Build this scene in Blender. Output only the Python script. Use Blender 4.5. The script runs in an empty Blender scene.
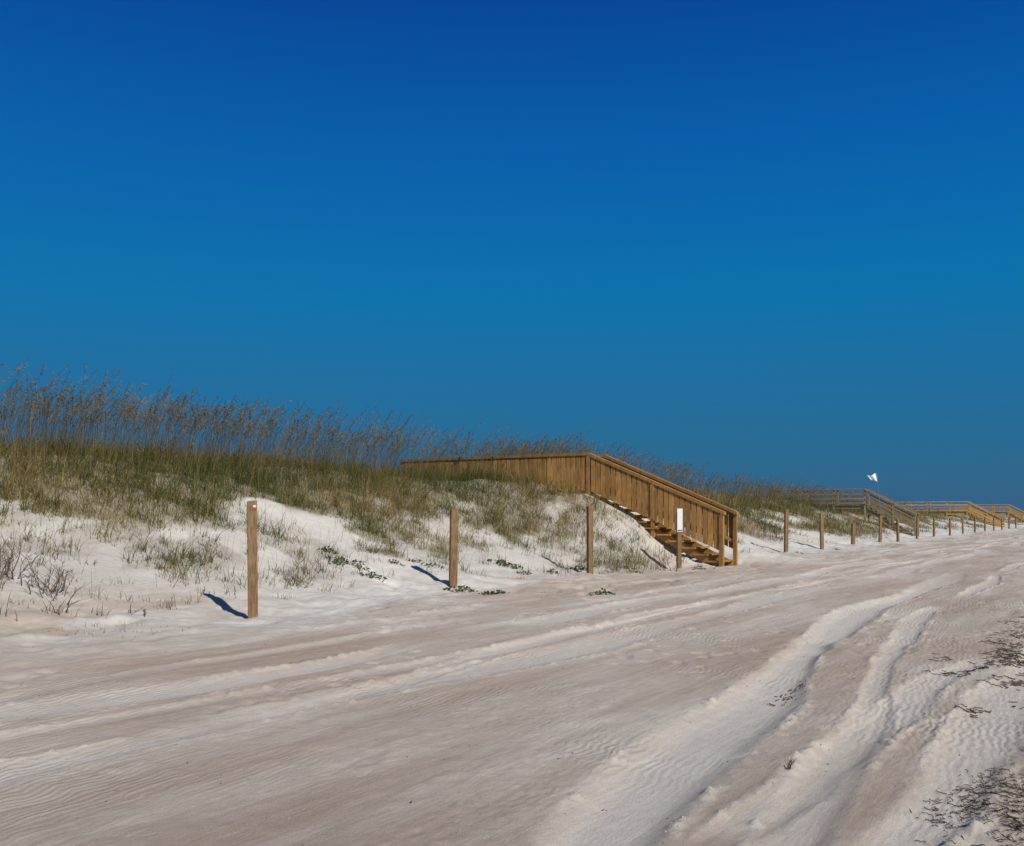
import bpy, bmesh, math, random
import numpy as np
from mathutils import Vector, Matrix
rng = np.random.default_rng(7); random.seed(7)
C = bpy.context.scene.collection
TH = math.radians(32); ST, CT = math.sin(TH), math.cos(TH)
F = 1000.0; HY = 515.0; CZ = 1.5
def xy(s, t): return s*ST - t*CT, s*CT + t*ST
def st(x, y): return x*ST + y*CT, -x*CT + y*ST
def at(px, Y): return (px-512)/F*Y, Y
def srgb(r, g, b):
    f = lambda c: (c/255/12.92) if c/255 <= .04045 else ((c/255+.055)/1.055)**2.4
    return (f(r), f(g), f(b), 1)

# ------------------------------------------------------------------ noise
def _h(i, j, seed):
    n = (i.astype(np.int64)*374761393 + j.astype(np.int64)*668265263 + seed*982451) & 0x7fffffff
    n = ((n ^ (n >> 13))*1274126177) & 0x7fffffff
    n = ((n ^ (n >> 15))*1103515245) & 0x7fffffff
    return ((n ^ (n >> 16)) & 0xffff)/65535.0
def vn(x, y, seed=0):
    xi = np.floor(x); yi = np.floor(y); fx = x-xi; fy = y-yi
    fx = fx*fx*fx*(fx*(fx*6-15)+10); fy = fy*fy*fy*(fy*(fy*6-15)+10)
    a = _h(xi, yi, seed); b = _h(xi+1, yi, seed); c = _h(xi, yi+1, seed); d = _h(xi+1, yi+1, seed)
    return ((a*(1-fx)+b*fx)*(1-fy) + (c*(1-fx)+d*fx)*fy)*2-1
def fbm(x, y, o=3, seed=0):
    r = 0; a = 1; tot = 0
    for k in range(o):
        r = r + a*vn(x, y, seed+17*k); tot += a; a *= .5
        x, y = (x*.8-y*.6)*2.03+5.3, (x*.6+y*.8)*2.03+1.7
    return r/tot*1.35
def sm(x):
    x = np.clip(x, 0, 1); return x*x*(3-2*x)

# ------------------------------------------------------------------ terrain
# ruts in the beach sand: t = c0 + c1*exp(-s/8) + wiggle ; width, depth, phase
RUTS = [(8.3, .3, .13, .018, .25), (7.6, -.2, .12, .016, 3.9), (6.75, .2, .22, .026, 1.7), (6.1, -.9, .15, .022, 2.2), (5.25, .5, .24, .026, .4),
        (3.95, -3.2, .25, .062, 1.1), (3.0, -3.0, .13, .026, 1.3),
        (.54, .94, .20, .030, 2.6), (-.3, .7, .18, .030, 1.0), (1.35, .3, .14, .024, 5.0),
        (-1.2, .6, .22, .03, 3.4), (5.9, .5, .12, .018, .6)]
CORR = []      # walkover corridors: (s, t_foot, deck_z)
def terrain(s, t):
    s = np.asarray(s, float); t = np.asarray(t, float)
    x, y = xy(s, t)
    z = .15*sm((t-4)/6)
    n1 = fbm(s/5.5, s*0+3.1, 2, 3)
    nearw = np.exp(-((s-25.5)/4.0)**2)
    t0 = 9.9 + .5*n1*(1-nearw); t1 = 18.3 + .6*fbm(s/7, s*0+9.1, 2, 5) - 2.9*nearw
    H = np.interp(s, [-10, 8, 15, 19, 22, 27, 33, 42, 60, 80, 100, 600], [2.5, 2.58, 2.70, 2.66, 2.52, 2.38, 2.8, 2.6, 2.2, 2.0, 1.6, 1.6]) + .13*fbm(s/9, t/14, 2, 8)
    p = (t-t0)/(t1-t0); env = sm(p*1.3)
    prof = .45*sm(p)+.55*np.clip(p, 0, 1)**1.35
    z = z + (H-.15)*np.where(p > 0, np.minimum(prof, 1), 0)
    z = z - .5*sm((t-23)/10)
    z = z + env*((.115-.04*nearw)*fbm(x/2.9, y/2.9, 3, 21) + .06*fbm(x/.8, y/.8, 3, 22)) + .9*sm((t-26)/12)*fbm(x/14, y/14, 2, 23)*sm((60-t)/20)
    z = z + .07*np.exp(-((t-10.4)/1.6)**2)*(fbm(s/2.0, t/1.4, 3, 31)) + .05*np.exp(-((t-10.4)/1.8)**2)*fbm(x/.4, y/.4, 3, 33)
    z = z + .38*np.exp(-((s-29.4)/1.3)**2-((t-10.3)/1.2)**2)
    for i, (sc, tf, dz) in enumerate(CORR):
        if i == 0:      # sand banked up against the nearest stairs
            q_ = t-tf
            fill = np.clip(-.36+.50*q_+.46*sm((q_-1.2)/1.6), 0, 2.12)
            z = z + np.maximum(0, fill-z)*np.exp(-((s-sc+.4)/2.4)**4)*sm(q_/1.2)*(1-sm((t-22)/3))
            lim = np.clip(-.02+.47*q_+.22*sm((q_-1.2)/1.6), .08, dz-.06)
        else: lim = np.clip(-.02+.47*(t-tf), .08, dz-.22)
        w = np.exp(-((s-sc)/1.0)**4)*sm((t-tf+1)/1)
        z = z - np.maximum(0, z-lim)*w
    beach = 1-sm((t-8.6)/1.6)
    rough = .35+.65*sm((fbm(s/3.0, t/1.2, 2, 41)+.2)/.6)
    right = sm((2.9-t)/2.2)
    nf = 1-sm((s-14)/12)
    z = z + (beach*.6+.4*(1-env))*(.014*fbm(s/3.2, t/1.3, 2, 42) + .006*fbm(x/.25, y/.25, 2, 43)*rough)
    smooth = np.zeros_like(z); edge = np.zeros_like(z)
    for (c0, c1, w, dep, ph) in RUTS:
        tk = c0 + c1*np.exp(-s/8) + .12*np.sin(s*.42+ph) + .05*np.sin(s*1.1+2*ph) + .035*vn(s/.6, s*0+ph, 55)
        ww = w*(1+.25*np.sin(s*.7+ph*3))
        d = (t-tk)/ww
        big = dep > .06
        brk = sm((32-s)/14) if big else sm((vn(s/3.2+ph*7, s*0+ph, 51)+.65)/.6)
        m = np.exp(-np.abs(d)**4.)
        e = np.exp(-((np.abs(d)-1.22)/(.18 if big else .24))**2)
        z = z - brk*beach*dep*m
        edge = np.maximum(edge, brk*beach*e*min(1.2, dep/.026))
        smooth = np.maximum(smooth, brk*beach*m*min(1, dep/.035))
    cl = np.clip(-.05+1.4*fbm(x/.07, y/.07, 3, 53), 0, 1.2)
    along = .25+.75*sm((fbm(s/.8, t/.35, 2, 56)+.15)/.35)
    z = z + edge*along*(.007+.022*cl + .007*fbm(x/.04, y/.04, 2, 54)*nf)
    crumb = sm((fbm(s/1.3, t/.4, 2, 64)-.0)/.3)
    z = z + beach*(.40+.60*right)*(1-np.minimum(smooth, 1))*crumb*(.018*np.clip(fbm(x/.07, y/.07, 3, 61), 0, 1)+.007*fbm(x/.04, y/.04, 2, 62)*nf)
    pits = np.clip(vn(x/.26, y/.26, 71)-.30, 0, 1)*sm((vn(x/2.5, y/2.5, 72)+.2)/.4)
    z = z - pits*.07*sm((t-6.8)/1.2)*(1-sm((t-12.8)/2))
    pit2 = np.clip(vn(x/.17, y/.17, 75)-.45, 0, 1)*sm((vn(s/2.5, t/1., 76)-.05)/.3)
    z = z - pit2*.05*beach*(1-smooth)
    return z, smooth, edge*along
def ground(x, y):
    s, t = st(x, y); return float(terrain(np.array([s]), np.array([t]))[0][0])
def veg(s, t):
    n = fbm(s/2.4, t/1.5, 3, 11); n2 = fbm(s/.9, t/.8, 2, 12); n3 = fbm((s+t*.9)/2.2, (t-s*.3)/.8, 2, 14)
    tc = 17.2 - 3.0*sm((s-8)/3.5) + .6*sm((s-24)/4) - 1.8*np.exp(-((s-22.8)/2.4)**2)
    core = sm((t-tc+1.2*n+.9*n2)/1.1)
    mid = sm((s-8.0)/3.5)*(1-sm((s-25)/3))*sm((t-11.4)/1.4)*sm((n+.35)/.45)*.75*(.08+.92*sm((n3+.12)/.3))
    far = sm((s-27)/2)*sm((t-11.2)/1.8)*sm((n+.25)/.4)*.85
    foot = np.exp(-((s-23.0)/3.0)**2)*sm((t-10.1)/.8)*sm((n+.55)/.5)*.65
    sp = sm((t-10.8)/1.6)*(.07+.50*sm((n2-.12)/.3))*sm((n+.5)/.4)*.8
    v = np.maximum(np.maximum(np.maximum(core, mid), np.maximum(far, sp)), foot*(.35+.65*sm((n2+.25)/.4)))
    for sc, tf, dz in CORR[:1]:
        v = v*(1-np.exp(-((s-sc)/.66)**4)*sm((t-tf+1)/1))
    return v

fx, fy = at(722, 27.0); s1, t1_ = st(fx, fy); CORR.append((s1+.5, t1_, 2.22))
f2 = at(915, 60.0); s2, t2_ = st(*f2); CORR.append((s2+.6, t2_, 2.2))
f3 = at(1002, 100.0); s3, t3_ = st(*f3); CORR.append((s3+.6, t3_, 1.8))
f4 = at(1035, 133.0); s4, t4_ = st(*f4); CORR.append((s4+.6, t4_, 1.8))

def npmesh(name, V, Q, attrs=None, smooth=False, mat=None):
    me = bpy.data.meshes.new(name)
    V = np.ascontiguousarray(V, np.float32); Q = np.ascontiguousarray(Q, np.int32)
    me.vertices.add(len(V)); me.vertices.foreach_set('co', V.ravel())
    me.loops.add(Q.size); me.loops.foreach_set('vertex_index', Q.ravel())
    me.polygons.add(len(Q)); me.polygons.foreach_set('loop_start', np.arange(0, Q.size, Q.shape[1], dtype=np.int32))
    if smooth: me.polygons.foreach_set('use_smooth', np.ones(len(Q), bool))
    me.update(calc_edges=True)
    for k, a in (attrs or {}).items():
        at_ = me.attributes.new(k, 'FLOAT', 'POINT'); at_.data.foreach_set('value', np.ascontiguousarray(a, np.float32).ravel())
    if mat: me.materials.append(mat)
    return me
def link(name, me, parent=None, loc=None):
    o = bpy.data.objects.new(name, me); C.objects.link(o)
    if parent: o.parent = parent
    if loc is not None: o.location = loc
    return o
def tag(o, label, cat, group=None, kind=None):
    if label: o['label'] = label
    if cat: o['category'] = cat
    if group: o['group'] = group
    if kind: o['kind'] = kind
    return o

# ------------------------------------------------------------------ materials
def newmat(name, rough=.8):
    m = bpy.data.materials.new(name); m.use_nodes = True
    nt = m.node_tree; b = nt.nodes['Principled BSDF']; b.inputs['Roughness'].default_value = rough
    b.inputs['Specular IOR Level'].default_value = .2
    return m, nt, b
def attr(nt, name):
    n = nt.nodes.new('ShaderNodeAttribute'); n.attribute_name = name; return n.outputs['Fac']
def noise(nt, vec, scale, detail=4, rough=.55):
    n = nt.nodes.new('ShaderNodeTexNoise'); n.inputs['Scale'].default_value = scale
    n.inputs['Detail'].default_value = detail; n.inputs['Roughness'].default_value = rough
    if vec is not None: nt.links.new(vec, n.inputs['Vector'])
    return n.outputs['Fac']
def ramp(nt, fac, stops):
    r = nt.nodes.new('ShaderNodeValToRGB'); e = r.color_ramp.elements
    while len(e) < len(stops): e.new(.5)
    for i, (p, c) in enumerate(stops):
        e[i].position = p; e[i].color = c if len(c) == 4 else (*c, 1)
    if fac is not None: nt.links.new(fac, r.inputs['Fac'])
    return r.outputs['Color']
def mix(nt, fac, a, b, mode='MIX'):
    n = nt.nodes.new('ShaderNodeMix'); n.data_type = 'RGBA'; n.blend_type = mode
    for sock, v in ((n.inputs[0], fac), (n.inputs[6], a), (n.inputs[7], b)):
        if isinstance(v, (int, float)): sock.default_value = v
        elif isinstance(v, tuple): sock.default_value = v if len(v) == 4 else (*v, 1)
        else: nt.links.new(v, sock)
    return n.outputs[2]
def math_(nt, op, a, b=None, clamp=False):
    n = nt.nodes.new('ShaderNodeMath'); n.operation = op; n.use_clamp = clamp
    for i, v in enumerate((a, b)):
        if v is None: continue
        if isinstance(v, (int, float)): n.inputs[i].default_value = v
        else: nt.links.new(v, n.inputs[i])
    return n.outputs[0]
def objco(nt, rot=0, scale=(1, 1, 1)):
    tc = nt.nodes.new('ShaderNodeTexCoord'); mp = nt.nodes.new('ShaderNodeMapping')
    nt.links.new(tc.outputs['Object'], mp.inputs['Vector'])
    mp.inputs['Rotation'].default_value = (0, 0, rot)
    m2 = nt.nodes.new('ShaderNodeVectorMath'); m2.operation = 'MULTIPLY'; m2.inputs[1].default_value = scale
    nt.links.new(mp.outputs['Vector'], m2.inputs[0])
    return m2.outputs[0]

def sand_mat():
    m, nt, b = newmat('sand', .95)
    v = objco(nt); vs = objco(nt, -(math.pi/2-TH), (.28, 1.3, 1))
    streak = noise(nt, vs, .8, 7, .6); patch = noise(nt, v, .7, 5, .6); fine = noise(nt, v, 160, 3, .75); mid = noise(nt, v, 9, 5, .6)
    streak2 = noise(nt, objco(nt, -(math.pi/2-TH), (.35, 4, 1)), 2.0, 6, .65)
    beach = ramp(nt, streak, [(.36, (.52, .425, .335)), (.50, (.61, .525, .43)), (.62, (.69, .63, .54))])
    beach = mix(nt, .55, beach, ramp(nt, streak2, [(.35, (.82, .77, .72)), (.65, (1.12, 1.12, 1.12))]), 'MULTIPLY')
    beach = mix(nt, math_(nt, 'MULTIPLY', attr(nt, 'smooth'), .9, True), beach, (.76, .71, .625))
    beach = mix(nt, math_(nt, 'MULTIPLY', attr(nt, 'edge'), .5, True), beach, (.76, .71, .62))
    dune = ramp(nt, patch, [(.3, (.67, .63, .56)), (.65, (.81, .78, .71))])
    col = mix(nt, attr(nt, 'white'), beach, dune)
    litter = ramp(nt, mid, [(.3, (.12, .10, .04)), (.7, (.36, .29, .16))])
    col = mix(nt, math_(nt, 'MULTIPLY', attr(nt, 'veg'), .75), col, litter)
    col = mix(nt, .35, col, ramp(nt, mid, [(.3, (.74, .71, .67)), (.7, (1.08, 1.08, 1.08))]), 'MULTIPLY')
    col = mix(nt, .75, col, ramp(nt, fine, [(.3, (.58, .56, .53)), (.7, (1.18, 1.18, 1.18))]), 'MULTIPLY')
    nt.links.new(col, b.inputs['Base Color'])
    bp = nt.nodes.new('ShaderNodeBump'); bp.inputs['Strength'].default_value = .9; bp.inputs['Distance'].default_value = .012
    nt.links.new(noise(nt, v, 45, 8, .8), bp.inputs['Height'])
    wv = nt.nodes.new('ShaderNodeTexWave'); wv.inputs['Scale'].default_value = 5.5; wv.inputs['Distortion'].default_value = 9; wv.inputs['Detail'].default_value = 3; wv.inputs['Detail Scale'].default_value = .8
    nt.links.new(objco(nt, math.radians(25)), wv.inputs['Vector'])
    b3 = nt.nodes.new('ShaderNodeBump'); b3.inputs['Distance'].default_value = .010
    pm = noise(nt, v, .45, 3, .5)
    nt.links.new(math_(nt, 'MULTIPLY', math_(nt, 'SUBTRACT', pm, .47, True), 2.4, True), b3.inputs['Strength'])
    nt.links.new(wv.outputs['Fac'], b3.inputs['Height']); nt.links.new(bp.outputs[0], b3.inputs['Normal'])
    b2 = nt.nodes.new('ShaderNodeBump'); b2.inputs['Strength'].default_value = .3; b2.inputs['Distance'].default_value = .03
    nt.links.new(noise(nt, objco(nt, -(math.pi/2-TH), (.3, 2.2, 1)), 6, 5, .6), b2.inputs['Height']); nt.links.new(b3.outputs[0], b2.inputs['Normal'])
    nt.links.new(b2.outputs[0], b.inputs['Normal'])
    return m
def plant_mat(name, stops, rough=.65):
    m, nt, b = newmat(name, rough)
    nt.links.new(ramp(nt, attr(nt, 'rnd'), stops), b.inputs['Base Color'])
    return m
def wood_mat(name, dark, light, tint=.5, sc=2.5):
    m, nt, b = newmat(name, .85)
    g = noise(nt, objco(nt, 0, (14, 14, 1.6)), sc, 6, .65)
    col = ramp(nt, g, [(.3, dark), (.7, light)])
    bl = noise(nt, objco(nt), 3.1, 4, .6)
    col = mix(nt, .5, col, ramp(nt, bl, [(.35, (.6, .57, .54)), (.62, (1.08, 1.06, 1.04))]), 'MULTIPLY')
    col = mix(nt, tint, col, ramp(nt, attr(nt, 'rnd'), [(0, (.55, .52, .47)), (1, (1.2, 1.17, 1.1))]), 'MULTIPLY')
    nt.links.new(col, b.inputs['Base Color'])
    bp = nt.nodes.new('ShaderNodeBump'); bp.inputs['Strength'].default_value = .5; bp.inputs['Distance'].default_value = .006
    nt.links.new(g, bp.inputs['Height']); nt.links.new(bp.outputs[0], b.inputs['Normal'])
    return m
def flat_mat(name, c, rough=.6):
    m, nt, b = newmat(name, rough)
    n = noise(nt, objco(nt), 25, 3)
    nt.links.new(mix(nt, .3, c, ramp(nt, n, [(.3, (.75, .75, .75)), (.7, (1.05, 1.05, 1.05))]), 'MULTIPLY'), b.inputs['Base Color'])
    return m
M_sand = sand_mat()
M_grass = plant_mat('grass_blades', [(0, (.035, .058, .010)), (.35, (.085, .095, .018)), (.6, (.17, .125, .038)), (1, (.34, .245, .10))])
M_oats = plant_mat('sea_oat_straw', [(0, (.05, .045, .022)), (.6, (.115, .095, .05)), (1, (.22, .175, .095))])
M_green = plant_mat('fleshy_leaves', [(0, (.03, .06, .015)), (1, (.08, .12, .03))], .45)
M_dry = plant_mat('dry_twigs', [(0, (.06, .035, .022)), (1, (.15, .10, .055))])
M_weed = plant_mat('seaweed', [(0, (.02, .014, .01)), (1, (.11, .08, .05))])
M_clod = plant_mat('sand_lumps', [(0, (.44, .38, .31)), (1, (.60, .54, .46))], .95)
M_wood = wood_mat('new_pine', (.30, .155, .047), (.57, .34, .125), .7)
M_post = wood_mat('post_wood', (.13, .08, .04), (.38, .25, .125), .3, 4)
M_grey = wood_mat('weathered_wood', (.22, .18, .115), (.42, .35, .23), .4)
M_pale = wood_mat('pale_pine', (.46, .30, .11), (.76, .53, .22), .4)
M_white = flat_mat('white_sign_paint', (.8, .8, .78, 1))
M_flag = flat_mat('white_flag_cloth', (.8, .8, .8, 1), .9)
M_red = flat_mat('red_paint', (.50, .07, .05, 1))
M_metal = flat_mat('grey_metal', (.20, .19, .17, 1), .6)

# ------------------------------------------------------------------ ground sheet
def axis(segs):
    out = []
    for a, b_, d0, d1 in segs:
        x = a
        while x < b_:
            out.append(x); x += d0 + (d1-d0)*(x-a)/(b_-a)
    out.append(segs[-1][1]); return np.array(out)
S = axis([(-2500, -60, 500, 60), (-60, -8, 8, .6), (-8, 2, .4, .12), (2, 12, .017, .030), (12, 40, .034, .15), (40, 150, .15, .8), (150, 600, .9, 8), (600, 4000, 30, 600)])
T = axis([(-2500, -40, 500, 20), (-40, -.6, 5, .12), (-.6, 8, .017, .030), (8, 14, .034, .07), (14, 26, .08, .2), (26, 60, .4, 3), (60, 3000, 20, 600)])
SS, TT = np.meshgrid(S, T, indexing='ij')
Z, SMO, EDG = terrain(SS, TT)
X, Yy = xy(SS, TT)
n, k = SS.shape
idx = np.arange(n*k).reshape(n, k)
Q = np.stack([idx[:-1, :-1], idx[1:, :-1], idx[1:, 1:], idx[:-1, 1:]], -1).reshape(-1, 4)
x0 = sm((TT-8.2+1.8*fbm(SS/3, TT/1.5, 3, 81))/2.8)
brown = np.exp(-((TT-11.2)/1.1)**2)*sm((11.5-SS)/2.5)*sm((fbm(SS/2, TT/.7, 2, 82)+.5)/.5)
white = np.clip(x0 - .9*brown, 0, 1)
me = npmesh('beach_sand', np.stack([X, Yy, Z], -1).reshape(-1, 3), Q, dict(smooth=SMO, edge=EDG, white=white, veg=veg(SS, TT)), True, M_sand)
if me.polygons[len(me.polygons)//2].normal.z < 0: me.flip_normals()
g = link('beach_and_dune_ground', me); g['kind'] = 'structure'; g['label'] = 'pale sand beach with vehicle ruts rising into a white dune'
# loose crumbs of sand thrown up along the rut edges
cs = rng.uniform(3, 15, 110000); ct = rng.uniform(-.4, 8.0, 110000)
cz, csm, ce = terrain(cs, ct)
keep = (rng.uniform(0, 1, len(cs)) < np.clip(ce-.35, 0, 1)*.7 + .0015) & (csm < .5)
cs, ct, cz = cs[keep], ct[keep], cz[keep]; N = len(cs); print('CLODS', N)
cx, cy = xy(cs, ct)
r0 = rng.uniform(.0025, .0065, N)*(1+1.0*rng.uniform(0, 1, N)**6)
octv = np.array([[1, 0, 0], [0, 1, 0], [-1, 0, 0], [0, -1, 0], [0, 0, .7], [0, 0, -.6]], float)
V = octv[None]*rng.uniform(.55, 1.3, (N, 6, 1))
an = rng.uniform(0, 6.28, N); ca, sa_ = np.cos(an)[:, None], np.sin(an)[:, None]
Vx = V[..., 0]*ca-V[..., 1]*sa_; Vy = V[..., 0]*sa_+V[..., 1]*ca
V = np.stack([Vx, Vy, V[..., 2]], -1)*r0[:, None, None]+np.stack([cx, cy, cz], -1)[:, None]
tri = np.array([[0, 1, 4], [1, 2, 4], [2, 3, 4], [3, 0, 4], [1, 0, 5], [2, 1, 5], [3, 2, 5], [0, 3, 5]])
TQ = (tri[None]+(np.arange(N)*6)[:, None, None]).reshape(-1, 3)
tag(link('sand_clods', npmesh('sand_clods', V.reshape(-1, 3), TQ, dict(rnd=np.repeat(rng.uniform(0, 1, N), 6)), False, M_clod)), 'small crumbs of pale sand along the edges of the ruts', 'sand crumbs', kind='stuff')

# ------------------------------------------------------------------ ribbons (blades)
def ribbons(P, W, side, rnd):
    N, K, _ = P.shape
    L = P - side[:, None, :]*W[..., None]*.5; R = P + side[:, None, :]*W[..., None]*.5
    V = np.stack([L, R], 2).reshape(-1, 3)
    base = (np.arange(N)*K*2)[:, None]
    j = np.arange(K-1)[None]*2
    q = np.stack([base+j, base+j+1, base+j+3, base+j+2], -1).reshape(-1, 4)
    return V, q, np.repeat(rnd, K*2)
def blades(root, h, w, lean, wind=(.10, -.02), K=4, rnd=None):
    N = len(root); az = rng.uniform(0, 2*np.pi, N)
    u = np.linspace(0, 1, K)[None, :]
    dx = np.cos(az)*lean + wind[0]; dy = np.sin(az)*lean + wind[1]
    P = np.zeros((N, K, 3))
    P[..., 0] = root[:, 0:1] + (dx*h)[:, None]*(u*.4+u**2*.8)
    P[..., 1] = root[:, 1:2] + (dy*h)[:, None]*(u*.4+u**2*.8)
    P[..., 2] = root[:, 2:3] + h[:, None]*(u*1.0 - (np.clip(lean, 0, 1)[:, None])*.5*u**2)
    W = w[:, None]*np.array([1, .9, .62, .08] if K == 4 else list(np.linspace(1, .1, K)))[None]
    a2 = rng.uniform(0, np.pi, N); side = np.stack([np.cos(a2), np.sin(a2), 0*a2], -1)
    if rnd is None: rnd = rng.uniform(0, 1, N)
    return ribbons(P, W, side, rnd)
def cat(parts):
    V = []; Qs = []; A = []; o = 0
    for v, q, a in parts:
        V.append(v); Qs.append(q+o); A.append(a); o += len(v)
    return np.concatenate(V), np.concatenate(Qs), np.concatenate(A)

parts = []
for (sa, sb, ta, tb, ncl, per, hm, wm) in [(-3, 34, 10.0, 24, 19000, 12, 1, 1), (34, 85, 10.6, 25, 10500, 9, .95, 1.7), (85, 260, 10.8, 26, 7500, 7, .85, 3.0)]:
    s = rng.uniform(sa, sb, ncl); t = rng.uniform(ta, tb, ncl); d = veg(s, t)
    keep = rng.uniform(0, 1, ncl) < d
    s, t, d = s[keep], t[keep], d[keep]
    spr = rng.uniform(.04, .13, len(s)); spr = np.repeat(spr, per)*wm
    s = np.repeat(s, per) + rng.normal(0, 1, len(s)*per)*spr; t = np.repeat(t, per) + rng.normal(0, 1, len(t)*per)*spr
    dd = np.repeat(d, per); cl = np.repeat(rng.uniform(0, 1, len(d)), per)
    z = terrain(s, t)[0]; x, y = xy(s, t)
    h = rng.uniform(.14, .62, len(s))*hm*(.50+.50*dd)*(.35+1.2*cl**1.3)
    w = rng.uniform(.006, .012, len(s))*wm
    pn = fbm(s/2.6, t/1.4, 3, 91)
    rnd = np.clip(.36+.50*pn + .36*(cl-.5) + rng.normal(0, .18, len(s)), 0, 1)
    parts.append(blades(np.stack([x, y, z-.01], -1), h, w, rng.uniform(.05, 1.0, len(s)), rnd=rnd))
for (sa, sb, N, wm) in [(-3, 34, 12000, 1), (34, 90, 6000, 1.7)]:
    s = rng.uniform(sa, sb, N); t = rng.uniform(10.6, 20, N); keep = rng.uniform(0, 1, N) < np.clip(veg(s, t)+.14*sm((t-11.0)/2)*sm((fbm(s/1.8, t/1.3, 2, 97)+.1)/.4), 0, 1)
    s, t = s[keep], t[keep]; z = terrain(s, t)[0]; x, y = xy(s, t); n_ = len(s)
    parts.append(blades(np.stack([x, y, z-.01], -1), rng.uniform(.35, .85, n_), rng.uniform(.004, .007, n_)*wm, rng.uniform(.05, .45, n_), rnd=rng.uniform(.4, 1, n_)))
# grass hanging over the landward end of the nearest walkover
ne = 5200; s = rng.normal(s1-.75, .30, ne); t = t1_+rng.uniform(5.2, 12.5, ne); keep = (rng.uniform(0, 1, ne) < sm((t-t1_-5)/4)*.9+.12) & (s < s1-.12)
s, t = s[keep], t[keep]; z = terrain(s, t)[0]; x, y = xy(s, t); n_ = len(s)
parts.append(blades(np.stack([x, y, z-.01], -1), rng.uniform(.3, .85, n_)*(.55+.5*sm((t-t1_-6)/4)), rng.uniform(.006, .011, n_), rng.uniform(.05, .8, n_), rnd=np.clip(rng.normal(.45, .25, n_), 0, 1)))
V, q, A = cat(parts); print('GRASS quads', len(q))
tag(link('dune_grass', npmesh('dune_grass', V, q, dict(rnd=A), False, M_grass)), 'olive green and straw coloured grass covering the dune crest and slope', 'grass', kind='stuff')

# sea oats
parts = []
for (sa, sb, ta, tb, N, wm, hm) in [(-3, 12, 16.0, 23.0, 2600, 1, 1.62), (12, 40, 15.8, 23.5, 5600, 1.1, 1.48), (40, 85, 15.5, 24, 3400, 1.5, 1.28), (85, 230, 15.5, 24, 900, 2.6, .95)]:
    s = rng.uniform(sa, sb, N); t = rng.uniform(ta, tb, N)
    keep = rng.uniform(0, 1, N) < np.clip(.62+.9*fbm(s/2.0, t/2.0, 2, 95), .2, 1)*(1-sum(np.exp(-((s-c[0])/1.0)**4) for c in CORR[:3]))*(1-.6*np.exp(-((s-22.5)/1.8)**2)*sm((18.5-t)/2))
    s, t = s[keep], t[keep]; N = len(s)
    z = terrain(s, t)[0]; x, y = xy(s, t)
    h = (rng.normal(1, .16, N)*hm).clip(.6, 2.1)
    lx = rng.normal(.22, .14, N); ly = rng.normal(-.02, .15, N)
    K = 7; u = np.linspace(0, 1, K)[None]
    P = np.zeros((N, K, 3)); bend = u*.5+u**2.6*.9
    P[..., 0] = x[:, None]+(lx*h)[:, None]*bend; P[..., 1] = y[:, None]+(ly*h)[:, None]*bend
    P[..., 2] = z[:, None]+h[:, None]*(u - .10*u**5)
    W = np.full((N, K), .0065*wm)*np.linspace(1, .6, K)[None]
    a2 = rng.normal(0, .5, N); side = np.stack([np.cos(a2), np.sin(a2), 0*a2], -1)
    r = rng.uniform(0, .75, N); parts.append(ribbons(P, W, side, r))
    nh = 15 if wm < 1.3 else (9 if wm < 2 else 5)
    for i in range(nh):
        uu = .80+.20*i/(nh-1); b_ = uu*.5+uu**2.6*.9
        p0 = np.stack([x+lx*h*b_, y+ly*h*b_, z+h*(uu-.10*uu**5)], -1)
        ln = rng.uniform(.035, .075, N)*(1.25-.5*abs(i/(nh-1)-.4))*min(wm, 1.5)
        dr = np.stack([rng.normal(.5, .3, N), rng.normal(0, .35, N), rng.normal(-.30, .35, N)], -1)
        kk = np.array([0, .5, 1])[None, :, None]
        P2 = p0[:, None]+dr[:, None]*ln[:, None, None]*kk
        W2 = (rng.uniform(.013, .021, N)*wm)[:, None]*np.array([.4, 1, .25])[None]
        a3 = rng.uniform(0, np.pi, N); sd = np.stack([np.cos(a3)*.8, np.sin(a3)*.4, .5+0*a3], -1)
        parts.append(ribbons(P2, W2, sd, np.clip(r+rng.normal(.08, .15, N), 0, 1)))
V, q, A = cat(parts); print('OATS quads', len(q))
tag(link('sea_oats', npmesh('sea_oats', V, q, dict(rnd=A), False, M_oats)), 'tall tan sea oats with drooping seed heads along the dune crest', 'sea oats', kind='stuff')

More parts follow.
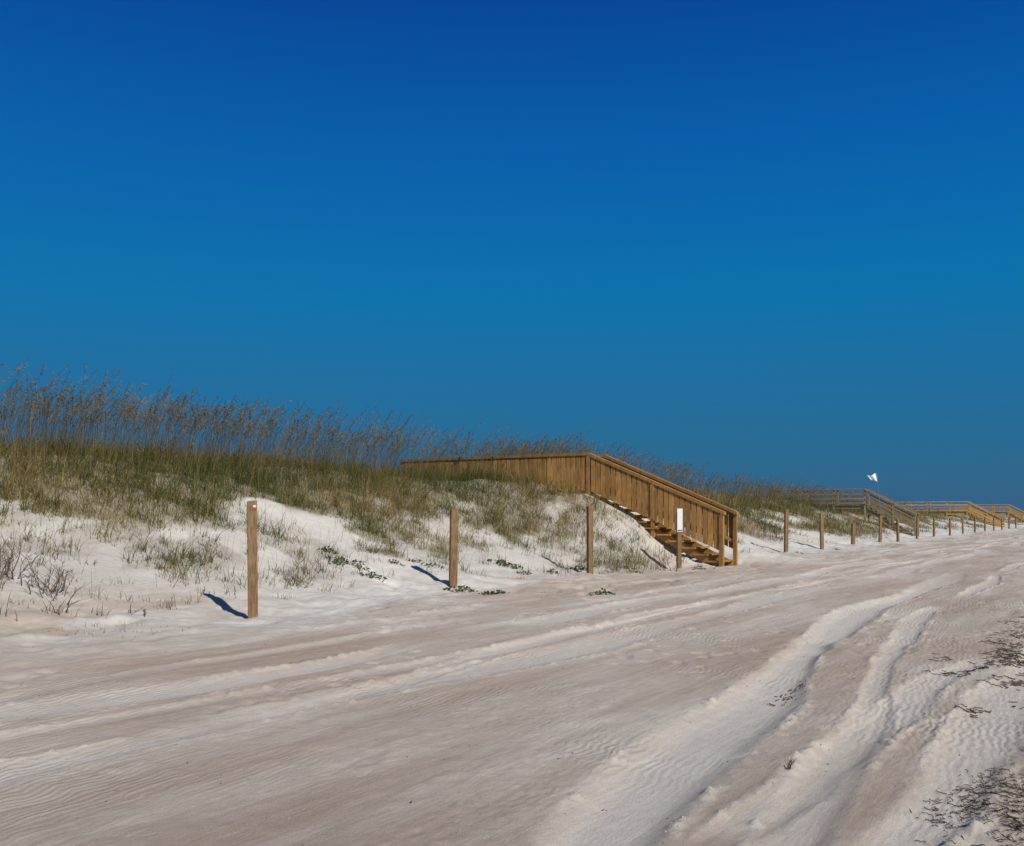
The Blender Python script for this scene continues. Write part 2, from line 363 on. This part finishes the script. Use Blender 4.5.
# ------------------------------------------------------------------ box builder
class MB:
    def __init__(s): s.v = []; s.f = []; s.r = []
    def hexa(s, pts):
        b = len(s.v); s.v += [tuple(p) for p in pts]; r = random.random(); s.r += [r]*8
        for f in ((0, 3, 2, 1), (4, 5, 6, 7), (0, 1, 5, 4), (1, 2, 6, 5), (2, 3, 7, 6), (3, 0, 4, 7)): s.f.append(tuple(b+i for i in f))
    def box(s, x0, x1, y0, y1, z0, z1):
        s.hexa([(x0, y0, z0), (x1, y0, z0), (x1, y1, z0), (x0, y1, z0), (x0, y0, z1), (x1, y0, z1), (x1, y1, z1), (x0, y1, z1)])
    def slope(s, xa, za, xb, zb, y0, y1, h):
        s.hexa([(xa, y0, za-h), (xb, y0, zb-h), (xb, y1, zb-h), (xa, y1, za-h), (xa, y0, za), (xb, y0, zb), (xb, y1, zb), (xa, y1, za)])
    def board(s, x0, x1, y0, y1, zl, zh):
        s.hexa([(x0, y0, zl(x0)), (x1, y0, zl(x1)), (x1, y1, zl(x1)), (x0, y1, zl(x0)), (x0, y0, zh(x0)), (x1, y0, zh(x1)), (x1, y1, zh(x1)), (x0, y1, zh(x0))])
    def build(s, name, mat, parent=None):
        me = bpy.data.meshes.new(name); me.from_pydata(s.v, [], s.f); me.update()
        a = me.attributes.new('rnd', 'FLOAT', 'POINT'); a.data.foreach_set('value', s.r); me.materials.append(mat)
        return link(name, me, parent)

def walkover(foot, run, length, zr0, zr1, deck, style, mat, label, width=1.05, rail_h=.13):
    gz = ground(*foot)
    root = bpy.data.objects.new('dune_walkover', None); C.objects.link(root)
    root.location = (foot[0], foot[1], gz); root.rotation_euler = (0, 0, math.pi-TH)
    tag(root, label, 'boardwalk stairs', 'wooden dune walkovers along the beach')
    gx = lambda x, y: ground(foot[0]-x*CT-y*ST, foot[1]+x*ST-y*CT)-gz
    R0, R1, D = zr0-gz, zr1-gz, deck-gz
    top = lambda x: R0+(R1-R0)*x/run if x < run else R1
    tread0 = .17; RT = .085 if style == 'boards' else .07
    nst = max(6, int(round((D-tread0)/.18)))
    for side, yy in ((1, 0.0), (-1, -width)):
        hy0, hy1 = yy-.10, yy+.10
        m = MB(); m.slope(-.08, top(-.08)+.0, run+.02, top(run+.02), hy0, hy1, RT); m.build('handrail', mat, root)
        m = MB(); m.box(run+.025, length, hy0, hy1, R1-RT, R1); m.build('handrail', mat, root)
        xs = [0.0, run*.5, run] + [run+1.9*i for i in range(1, int((length-run)/1.9)+1)]
        for i, x in enumerate(xs):
            m = MB(); z0 = gx(x, yy)-.3
            m.box(x-.05, x+.05, yy-.045, yy+.045, z0, top(x)-RT-.02)
            if style == 'boards' and side == 1 and i in (0, 1, 2):
                m.box(x-.05, x+.05, yy+.075, yy+.098, z0 if i != 1 else top(x)-1.08, top(x)-RT-.02)
            m.build('support_post', mat, root)
        if style == 'boards':
            m = MB(); x = .07; bw, gap = .135, .026
            low = lambda q: top(q)-1.10
            y0 = yy+.047*side
            while x+bw < length:
                xa, xb = x, x+bw
                if xb > run and xa < run: x += bw+gap*.5; xa, xb = x, x+bw
                m.board(xa, xb, min(y0, y0+.024*side), max(y0, y0+.024*side), low, lambda q: top(q)-RT-.004)
                x += bw+gap+random.uniform(-.008, .012)
            m.build('railing_boards', mat, root)
            m = MB(); m.slope(.05, top(.05)-.82, run-.05, top(run-.05)-.82, yy-.02, yy+.02, .09); m.box(run+.05, length, yy-.02, yy+.02, R1-.9, R1-.81)
            m.slope(.05, top(.05)-.10, run-.05, top(run-.05)-.10, yy-.02, yy+.02, .09); m.box(run+.05, length, yy-.02, yy+.02, R1-.19, R1-.10)
            m.build('cross_rail', mat, root)
        else:
            for dz in (.30, .58, .86):
                m = MB(); y0 = yy+.047*side
                m.slope(0, top(0)-dz, run, top(run)-dz, min(y0, y0+.03*side), max(y0, y0+.03*side), rail_h)
                m.box(run+.003, length, min(y0, y0+.03*side), max(y0, y0+.03*side), R1-dz-rail_h, R1-dz); m.build('cross_rail', mat, root)
        m = MB(); sy = yy-.05*side-.02*side
        m.slope(0.05, tread0-.05, run-.01, D-.09, min(sy-.02, sy+.02), max(sy-.02, sy+.02), .26); m.build('stringer', mat, root)
        m = MB(); m.box(run, length, min(yy-.048*side, yy-.09*side), max(yy-.048*side, yy-.09*side), D-.27, D-.045); m.build('rim_joist', mat, root)
    for i in range(nst):
        x = .02+(run-.05)*i/nst; z = tread0+(D-tread0)*i/nst
        m = MB(); m.box(x, x+(run/nst)+.03, -width-.0, .07 if i < nst*.62 else -.05, z-.045, z); m.build('stair_tread', mat, root)
    m = MB(); x = run
    while x < length:
        m.box(x, x+.135, -width+.046, -.046, D-.04, D); x += .145
    m.build('deck_planks', mat, root)
    return root
walkover((fx, fy), 4.03, 11.0, 1.62, 3.32, 2.22, 'boards', M_wood, 'nearest brown wooden walkover with board sided stairs coming down onto the sand')
walkover(f2, 2.9, 17.5, 1.62, 3.14, 2.15, 'rails', M_grey, 'grey weathered walkover with long open railing beyond the nearest stairs, beside the flag', 1.0, .085)
walkover(f3, 3.2, 12.5, 1.15, 2.90, 1.8, 'rails', M_pale, 'far pale yellow wooden walkover with open rails near the right edge', 2.0)
walkover(f4, 3.2, 10.0, 1.2, 2.95, 1.8, 'rails', M_pale, 'farthest pale walkover cut by the right edge of the photo', 2.0)

# ------------------------------------------------------------------ posts
def post_mesh(h, w=.125):
    bm = bmesh.new(); bmesh.ops.create_cube(bm, size=1)
    for v in bm.verts: v.co = Vector((v.co.x*w, v.co.y*w, (v.co.z+.5)*(h+.3)-.3))
    bmesh.ops.bevel(bm, geom=bm.edges[:], offset=.008, segments=1, affect='EDGES')
    for v in bm.verts:
        if v.co.z > 0: v.co.z += v.co.x*.12
    me = bpy.data.meshes.new('wooden_post'); bm.to_mesh(me); bm.free(); me.materials.append(M_post)
    a = me.attributes.new('rnd', 'FLOAT', 'POINT'); a.data.foreach_set('value', [random.uniform(.2, .9)]*len(me.vertices)); return me
POSTS = [(253, 13.2, 1.54, .13, 'tallest looking wooden post, nearest the camera at left, with a small tag near its top'),
         (453, 18.2, 1.46, .135, 'second wooden post from the left, standing below the grassy slope'),
         (590, 22.2, 1.55, .12, 'third wooden post from the left, standing just left of the stairs'),
         (786, 34.6, 1.46, .12, 'first wooden post to the right of the nearest stairs'),
         (822, 38.6, 1.40, .12, 'second wooden post to the right of the nearest stairs'),
         (853, 43.0, .95, .14, 'short dark wooden post, third to the right of the nearest stairs'),
         (880, 47.3, 1.25, .12, 'fourth wooden post to the right of the nearest stairs, below the flag'),
         (898, 50.8, 1.2, .11, 'fifth wooden post to the right of the nearest stairs, before the grey walkover')]
for p in (917, 934, 950, 963, 975, 985, 994, 1002, 1009, 1016):
    r = (p-512)/1000; POSTS.append((p, 10.3/(ST-CT*r), 1.15, .10, None))
for (px, Y, h, w, lab) in POSTS:
    x, y = at(px, Y); z = ground(x, y)
    nm = 'wooden_post'
    if px < 600: h = h+(.15-z)*.9     # tops sit at one level along the row
    me = post_mesh(h, w)
    if px == 253:
        root = bpy.data.objects.new(nm, None); C.objects.link(root); root.location = (x, y, z); root.rotation_euler = (.0, -.008, .25)
        link('post_shaft', me, root)
        m = MB(); m.box(.012, .050, -w/2-.006, -w/2-.001, h-.13, h-.06); o = m.build('tag_plate', M_white, root)
        m = MB(); m.box(.012, .050, -w/2-.0095, -w/2-.0065, h-.128, h-.085); m.build('red_mark', M_red, o)
        o = root
    else:
        o = link(nm, me, None, (x, y, z)); o.rotation_euler = (random.uniform(-.02, .02), random.uniform(-.03, .03), .25+random.uniform(-.2, .2))
    tag(o, lab or 'small distant wooden post in the row running to the right edge', 'post', 'wooden posts along the foot of the dune')
x, y = at(679, 25.6); z = ground(x, y)
root = bpy.data.objects.new('sign_post', None); C.objects.link(root); root.location = (x, y, z); root.rotation_euler = (0, 0, .15)
tag(root, 'short wooden post carrying a narrow white sign in front of the stairs', 'sign')
link('post_shaft', post_mesh(1.42, .11), root)
m = MB(); m.box(-.07, .07, -.078, -.06, .92, 1.52); o = m.build('sign_panel', M_white, root)
m = MB(); m.box(-.058, .058, -.083, -.0785, .94, .98); m.build('dark_band', M_metal, o)

# flag
x, y = at(882, 57.0); z = ground(x, y)
root = bpy.data.objects.new('flag_pole', None); C.objects.link(root); root.location = (x, y, z)
tag(root, 'small pointed white flag fluttering at the top of a thin pole above the grey walkover', 'flag')
bm = bmesh.new(); bmesh.ops.create_cone(bm, segments=10, radius1=.025, radius2=.014, depth=1, cap_ends=True)
ht = 1.5+.042*57-z
for v in bm.verts: v.co = Vector((v.co.x-.30*(v.co.z+.5), v.co.y, (v.co.z+.5)*ht))
me = bpy.data.meshes.new('pole'); bm.to_mesh(me); bm.free(); me.materials.append(M_metal); link('pole', me, root)
vv = []; ff = []
nx, nz = 14, 8
for i in range(nx+1):
    for j in range(nz+1):
        u = i/nx; w_ = j/nz
        vv.append((-.29-u*.58+.03*w_, .05*math.sin(u*9+w_*3), ht-.02-.50*w_*(1-u)**.8-.16*u+.03*math.sin(u*8)))
for i in range(nx):
    for j in range(nz):
        a = i*(nz+1)+j; ff.append((a, a+1, a+nz+2, a+nz+1))
me = bpy.data.meshes.new('flag_cloth'); me.from_pydata(vv, [], ff); me.update(); me.materials.append(M_flag); link('flag_cloth', me, root)

# ------------------------------------------------------------------ single plants
def tuft(name, px, Y, nb, h, spread, mat, label, cat_, lean=.5, w=.009, group=None):
    x, y = at(px, Y); z = ground(x, y)
    rt = np.stack([rng.normal(0, spread, nb), rng.normal(0, spread, nb), np.zeros(nb)], -1)
    ss, tt = st(x+rt[:, 0], y+rt[:, 1]); rt[:, 2] = terrain(ss, tt)[0]-z-.01
    V, q, A = blades(rt, rng.uniform(.5, 1, nb)*h, np.full(nb, w), rng.uniform(.1, lean+.3, nb))
    return tag(link(name, npmesh(name, V, q, dict(rnd=A), False, mat), None, (x, y, z)), label, cat_, group)
tuft('grass_sprig', 788, 5.85, 14, .14, .014, M_dry, 'single tiny grass sprig standing alone in the rutted sand at lower right', 'grass sprig', .2, .006)
tuft('grass_tuft', 182, 15.2, 80, .45, .2, M_grass, 'green tuft on the white slope to the upper left of the nearest post', 'grass tuft')
tuft('grass_tuft', 262, 16.0, 35, .30, .22, M_grass, 'grass tuft low on the slope right behind the nearest post', 'grass tuft')
tuft('grass_tuft', 300, 16.6, 30, .28, .2, M_grass, 'thin tuft on sand a little right of the nearest post', 'grass tuft')
tuft('grass_tuft', 640, 24.2, 80, .55, .3, M_grass, 'bushy tuft between the third post and the white sign', 'grass tuft')
tuft('grass_tuft', 615, 23.9, 80, .52, .3, M_grass, 'bushy tuft just right of the third post', 'grass tuft')
tuft('grass_tuft', 540, 21.5, 30, .3, .2, M_grass, 'tuft midway between the second and third posts', 'grass tuft')
def twigs(px, Y, ns, h, spread, label):
    x, y = at(px, Y); z = ground(x, y); Ks = 5
    u = np.linspace(0, 1, Ks)
    P = []; W = []
    for i in range(ns):
        b = np.array([rng.normal(0, spread), rng.normal(0, spread), 0.]); ss, tt = st(x+b[0], y+b[1]); b[2] = terrain(np.array([ss]), np.array([tt]))[0][0]-z-.01
        d = np.array([rng.normal(0, .55), rng.normal(0, .4), 1.]); L = h*rng.uniform(.5, 1)
        main = b+d*L*u[:, None]+np.stack([.06*np.sin(u*5+i), .03*np.cos(u*4+i), -.10*L*u**2], -1)*L
        P.append(main); W.append(np.linspace(.016, .006, Ks))
        for j in range(6):
            f = rng.uniform(.25, .95); p0 = b+d*L*f; dd = np.array([rng.normal(0, .8), rng.normal(0, .5), rng.uniform(.2, .9)])*L*.38
            P.append(p0+dd*u[:, None]); W.append(np.linspace(.010, .005, Ks))
    P = np.array(P); W = np.array(W); a2 = rng.normal(0, .4, len(P)); sd = np.stack([np.cos(a2), np.sin(a2), 0*a2], -1)
    V, q, A = ribbons(P, W, sd, rng.uniform(0, 1, len(P)))
    tag(link('dry_weed', npmesh('dry_weed', V, q, dict(rnd=A), False, M_dry), None, (x, y, z)), label, 'dry weed')
twigs(50, 13.0, 20, .42, .20, 'dark brown twiggy dry weed at the far left below the dune')
twigs(6, 13.2, 11, .48, .08, 'dark twiggy dry weed cut by the left edge of the photo')
twigs(140, 12.7, 5, .14, .1, 'tiny twiggy weed on open sand left of the nearest post')
twigs(292, 16.2, 7, .42, .08, 'brown twiggy weed beside the thin tuft right of the nearest post')
twigs(668, 24.9, 12, .5, .15, 'brown twiggy weed at the foot of the white sign post')
tuft('low_sprouts', 95, 11.6, 70, .09, .3, M_grass, 'low patch of thin green sprouts on flat sand at lower left', 'sprouts', .9, .006)
tuft('low_sprouts', 150, 11.3, 40, .07, .2, M_grass, 'small sparse patch of sprouts left of the base of the nearest post', 'sprouts', .9, .006)
for px, Y in ((75, 13.9), (118, 14.2), (205, 14.6), (230, 14.9), (325, 16.2), (395, 18.3), (425, 19.0), (480, 19.4), (520, 20.3), (560, 21.2), (655, 24.4), (700, 26.0), (745, 29.5), (770, 31.5), (20, 12.4),
              (60, 12.3), (100, 13.2), (165, 13.4), (190, 13.9), (285, 15.2), (345, 16.9), (370, 19.0), (15, 14.6), (135, 13.6)):
    tuft('dry_sprig', px, Y, random.randint(8, 20), random.uniform(.12, .3), .09, M_dry if random.random() < .5 else M_grass, 'thin dry sprig standing in the sand along the foot of the dune', 'sprig', .5, .007, 'dry sprigs at the dune foot')
def leafy(px, Y, n, r, label, lh=.05, group=None):
    x, y = at(px, Y); z = ground(x, y)
    root = bpy.data.objects.new('beach_plant', None); C.objects.link(root); root.location = (x, y, z)
    tag(root, label, 'beach plant', group)
    N = n; a = rng.uniform(0, 6.28, N); rr = rng.uniform(0, 1, N)**.7*r
    P0 = np.stack([np.cos(a)*rr*1.6, np.sin(a)*rr, np.zeros(N)], -1)
    ss, tt = st(x+P0[:, 0], y+P0[:, 1]); gz = terrain(ss, tt)[0]-z
    P0[:, 2] = gz+rng.uniform(.02, 1, N)*lh*2*(1.1-rr/r)
    d = np.stack([rng.normal(0, 1, N), rng.normal(0, 1, N), rng.uniform(-.1, .9, N)], -1); d /= np.linalg.norm(d, axis=1)[:, None]
    sd = np.cross(d, rng.normal(0, 1, (N, 3))); sd /= np.linalg.norm(sd, axis=1)[:, None]
    P = P0[:, None]+d[:, None]*lh*np.array([0, .35, .75, 1.])[None, :, None]
    V, q, A = ribbons(P, np.tile(np.array([.2, .9, .8, .1])*lh*.8, (N, 1)), sd, rng.uniform(0, 1, N))
    link('leaves', npmesh('leaves', V, q, dict(rnd=A), False, M_green), root)
    ns = 9; a = rng.uniform(0, 6.28, ns); K = 4; u = np.linspace(0, 1, K)
    P = np.zeros((ns, K, 3)); L = r*rng.uniform(.6, 1, ns)
    P[..., 0] = (np.cos(a)*L*1.6)[:, None]*u; P[..., 1] = (np.sin(a)*L)[:, None]*u; P[..., 2] = .02+.02*np.sin(u*3)
    V, q, A = ribbons(P, np.full((ns, K), .008), np.tile(np.array([[0, 0, 1.]]), (ns, 1)), rng.uniform(0, 1, ns))
    link('stems', npmesh('stems', V, q, dict(rnd=A), False, M_dry), root)
leafy(348, 18.4, 110, .28, 'low green leafy plant on sand midway between the first two posts')
leafy(328, 18.9, 40, .12, 'small green leafy plant left of the bigger one between the first two posts')
leafy(372, 17.8, 45, .15, 'small green leafy plant right of the bigger one between the first two posts')
leafy(460, 17.9, 70, .2, 'low green plant at the foot of the second post')
leafy(494, 17.5, 60, .16, 'dark green plant on sand just right of the second post')
leafy(601, 17.6, 40, .14, 'small dark green plant on sand below the third post')
leafy(505, 21.6, 90, .25, 'green leafy plant low on the slope right of the second post', .06)
leafy(580, 23.0, 60, .2, 'green leafy plant just behind the third post', .06)
for px, Y in ((396, 19.2), (415, 19.8), (432, 19.6), (524, 21.0), (553, 21.8), (635, 22.8), (702, 25.4), (768, 31), (800, 34), (835, 38.5)):
    leafy(px, Y, 26, random.uniform(.10, .2), 'tiny green creeping plant on the sand along the foot of the dune', .045, 'tiny creeping plants at the dune foot')

# ------------------------------------------------------------------ seaweed wrack, rut shadow strands and debris
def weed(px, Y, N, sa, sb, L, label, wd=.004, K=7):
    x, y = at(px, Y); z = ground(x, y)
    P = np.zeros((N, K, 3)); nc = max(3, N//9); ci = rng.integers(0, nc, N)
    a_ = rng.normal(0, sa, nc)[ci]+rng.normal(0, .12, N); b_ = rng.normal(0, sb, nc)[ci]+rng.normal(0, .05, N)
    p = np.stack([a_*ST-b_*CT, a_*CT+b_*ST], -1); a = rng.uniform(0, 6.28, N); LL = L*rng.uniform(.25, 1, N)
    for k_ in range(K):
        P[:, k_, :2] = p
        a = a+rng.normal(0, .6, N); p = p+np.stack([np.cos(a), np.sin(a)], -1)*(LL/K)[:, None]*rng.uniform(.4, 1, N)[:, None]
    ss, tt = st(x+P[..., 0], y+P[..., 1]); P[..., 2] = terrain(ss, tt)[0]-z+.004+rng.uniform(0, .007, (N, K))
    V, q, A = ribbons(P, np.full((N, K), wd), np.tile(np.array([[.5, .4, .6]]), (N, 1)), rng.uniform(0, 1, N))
    tag(link('seaweed_or_shade_strands', npmesh('seaweed_or_shade_strands', V, q, dict(rnd=A), False, M_weed), None, (x, y, z)), label, 'seaweed')
weed(1010, 10.6, 560, 1.5, .24, .22, 'long scatter of dark dried seaweed strands at the right edge, the farther one', .010)
weed(1003, 5.1, 520, .42, .14, .14, 'scatter of dark dried seaweed strands in the bottom right corner', .006)
weed(794, 8.7, 60, .28, .018, .08, 'short line of dark strands standing in for the shadow on the rut edge right of centre', .010)  # dark ribbons added to imitate the shadow along the trough edge, not seaweed
N = 1000
s = rng.uniform(2, 26, N); t = rng.uniform(-.5, 12, N); x, y = xy(s, t); z = terrain(s, t)[0]
V, q, A = blades(np.stack([x, y, z-.002], -1), rng.uniform(.006, .022, N), rng.uniform(.004, .012, N), rng.uniform(.5, 1.6, N))
tag(link('beach_debris', npmesh('beach_debris', V, q, dict(rnd=A), False, M_weed)), 'tiny dark scraps scattered over the beach sand', 'debris', kind='stuff')

# ------------------------------------------------------------------ camera, sun, sky
cd = bpy.data.cameras.new('camera'); cam = bpy.data.objects.new('camera', cd); C.objects.link(cam)
cam.location = (0, 0, CZ); cam.rotation_euler = (math.pi/2, 0, 0)
cd.sensor_width = 36; cd.lens = F/1024*36; cd.shift_y = (HY-423)/1024; cd.clip_end = 9000; cd.clip_start = .05
bpy.context.scene.camera = cam
EL = math.radians(37); sx, sy = .58, -.815
d = Vector((sx*math.cos(EL), sy*math.cos(EL), math.sin(EL)))
sl = bpy.data.lights.new('sun', 'SUN'); sl.energy = 3.9; sl.angle = math.radians(.53); sl.color = (1, .95, .88)
so = bpy.data.objects.new('sun', sl); C.objects.link(so); so.rotation_euler = d.to_track_quat('Z', 'Y').to_euler()
w = bpy.data.worlds.new('World'); bpy.context.scene.world = w; w.use_nodes = True; nt = w.node_tree
bg = nt.nodes['Background']
sky = nt.nodes.new('ShaderNodeTexSky'); sky.sky_type = 'NISHITA'; sky.sun_disc = False
sky.sun_elevation = EL; sky.sun_rotation = math.atan2(sx, sy)
tc = nt.nodes.new('ShaderNodeTexCoord'); sp = nt.nodes.new('ShaderNodeSeparateXYZ'); nt.links.new(tc.outputs['Generated'], sp.inputs[0])
grad = ramp(nt, sp.outputs['Z'], [(0, srgb(50, 96, 132)), (.065, srgb(32, 104, 146)), (.21, srgb(0, 113, 172)), (.343, srgb(0, 94, 170)), (.458, srgb(0, 70, 152)), (1, srgb(46, 52, 60))])
nk = nt.nodes.new('ShaderNodeVectorMath'); nk.operation = 'SCALE'; nk.inputs[3].default_value = .08; nt.links.new(sky.outputs[0], nk.inputs[0])
nt.links.new(mix(nt, .025, grad, nk.outputs[0]), bg.inputs['Color']); bg.inputs['Strength'].default_value = 1.0
v = bpy.context.scene.view_settings; v.view_transform = 'Standard'; v.look = 'None'; v.exposure = 0; v.gamma = 1
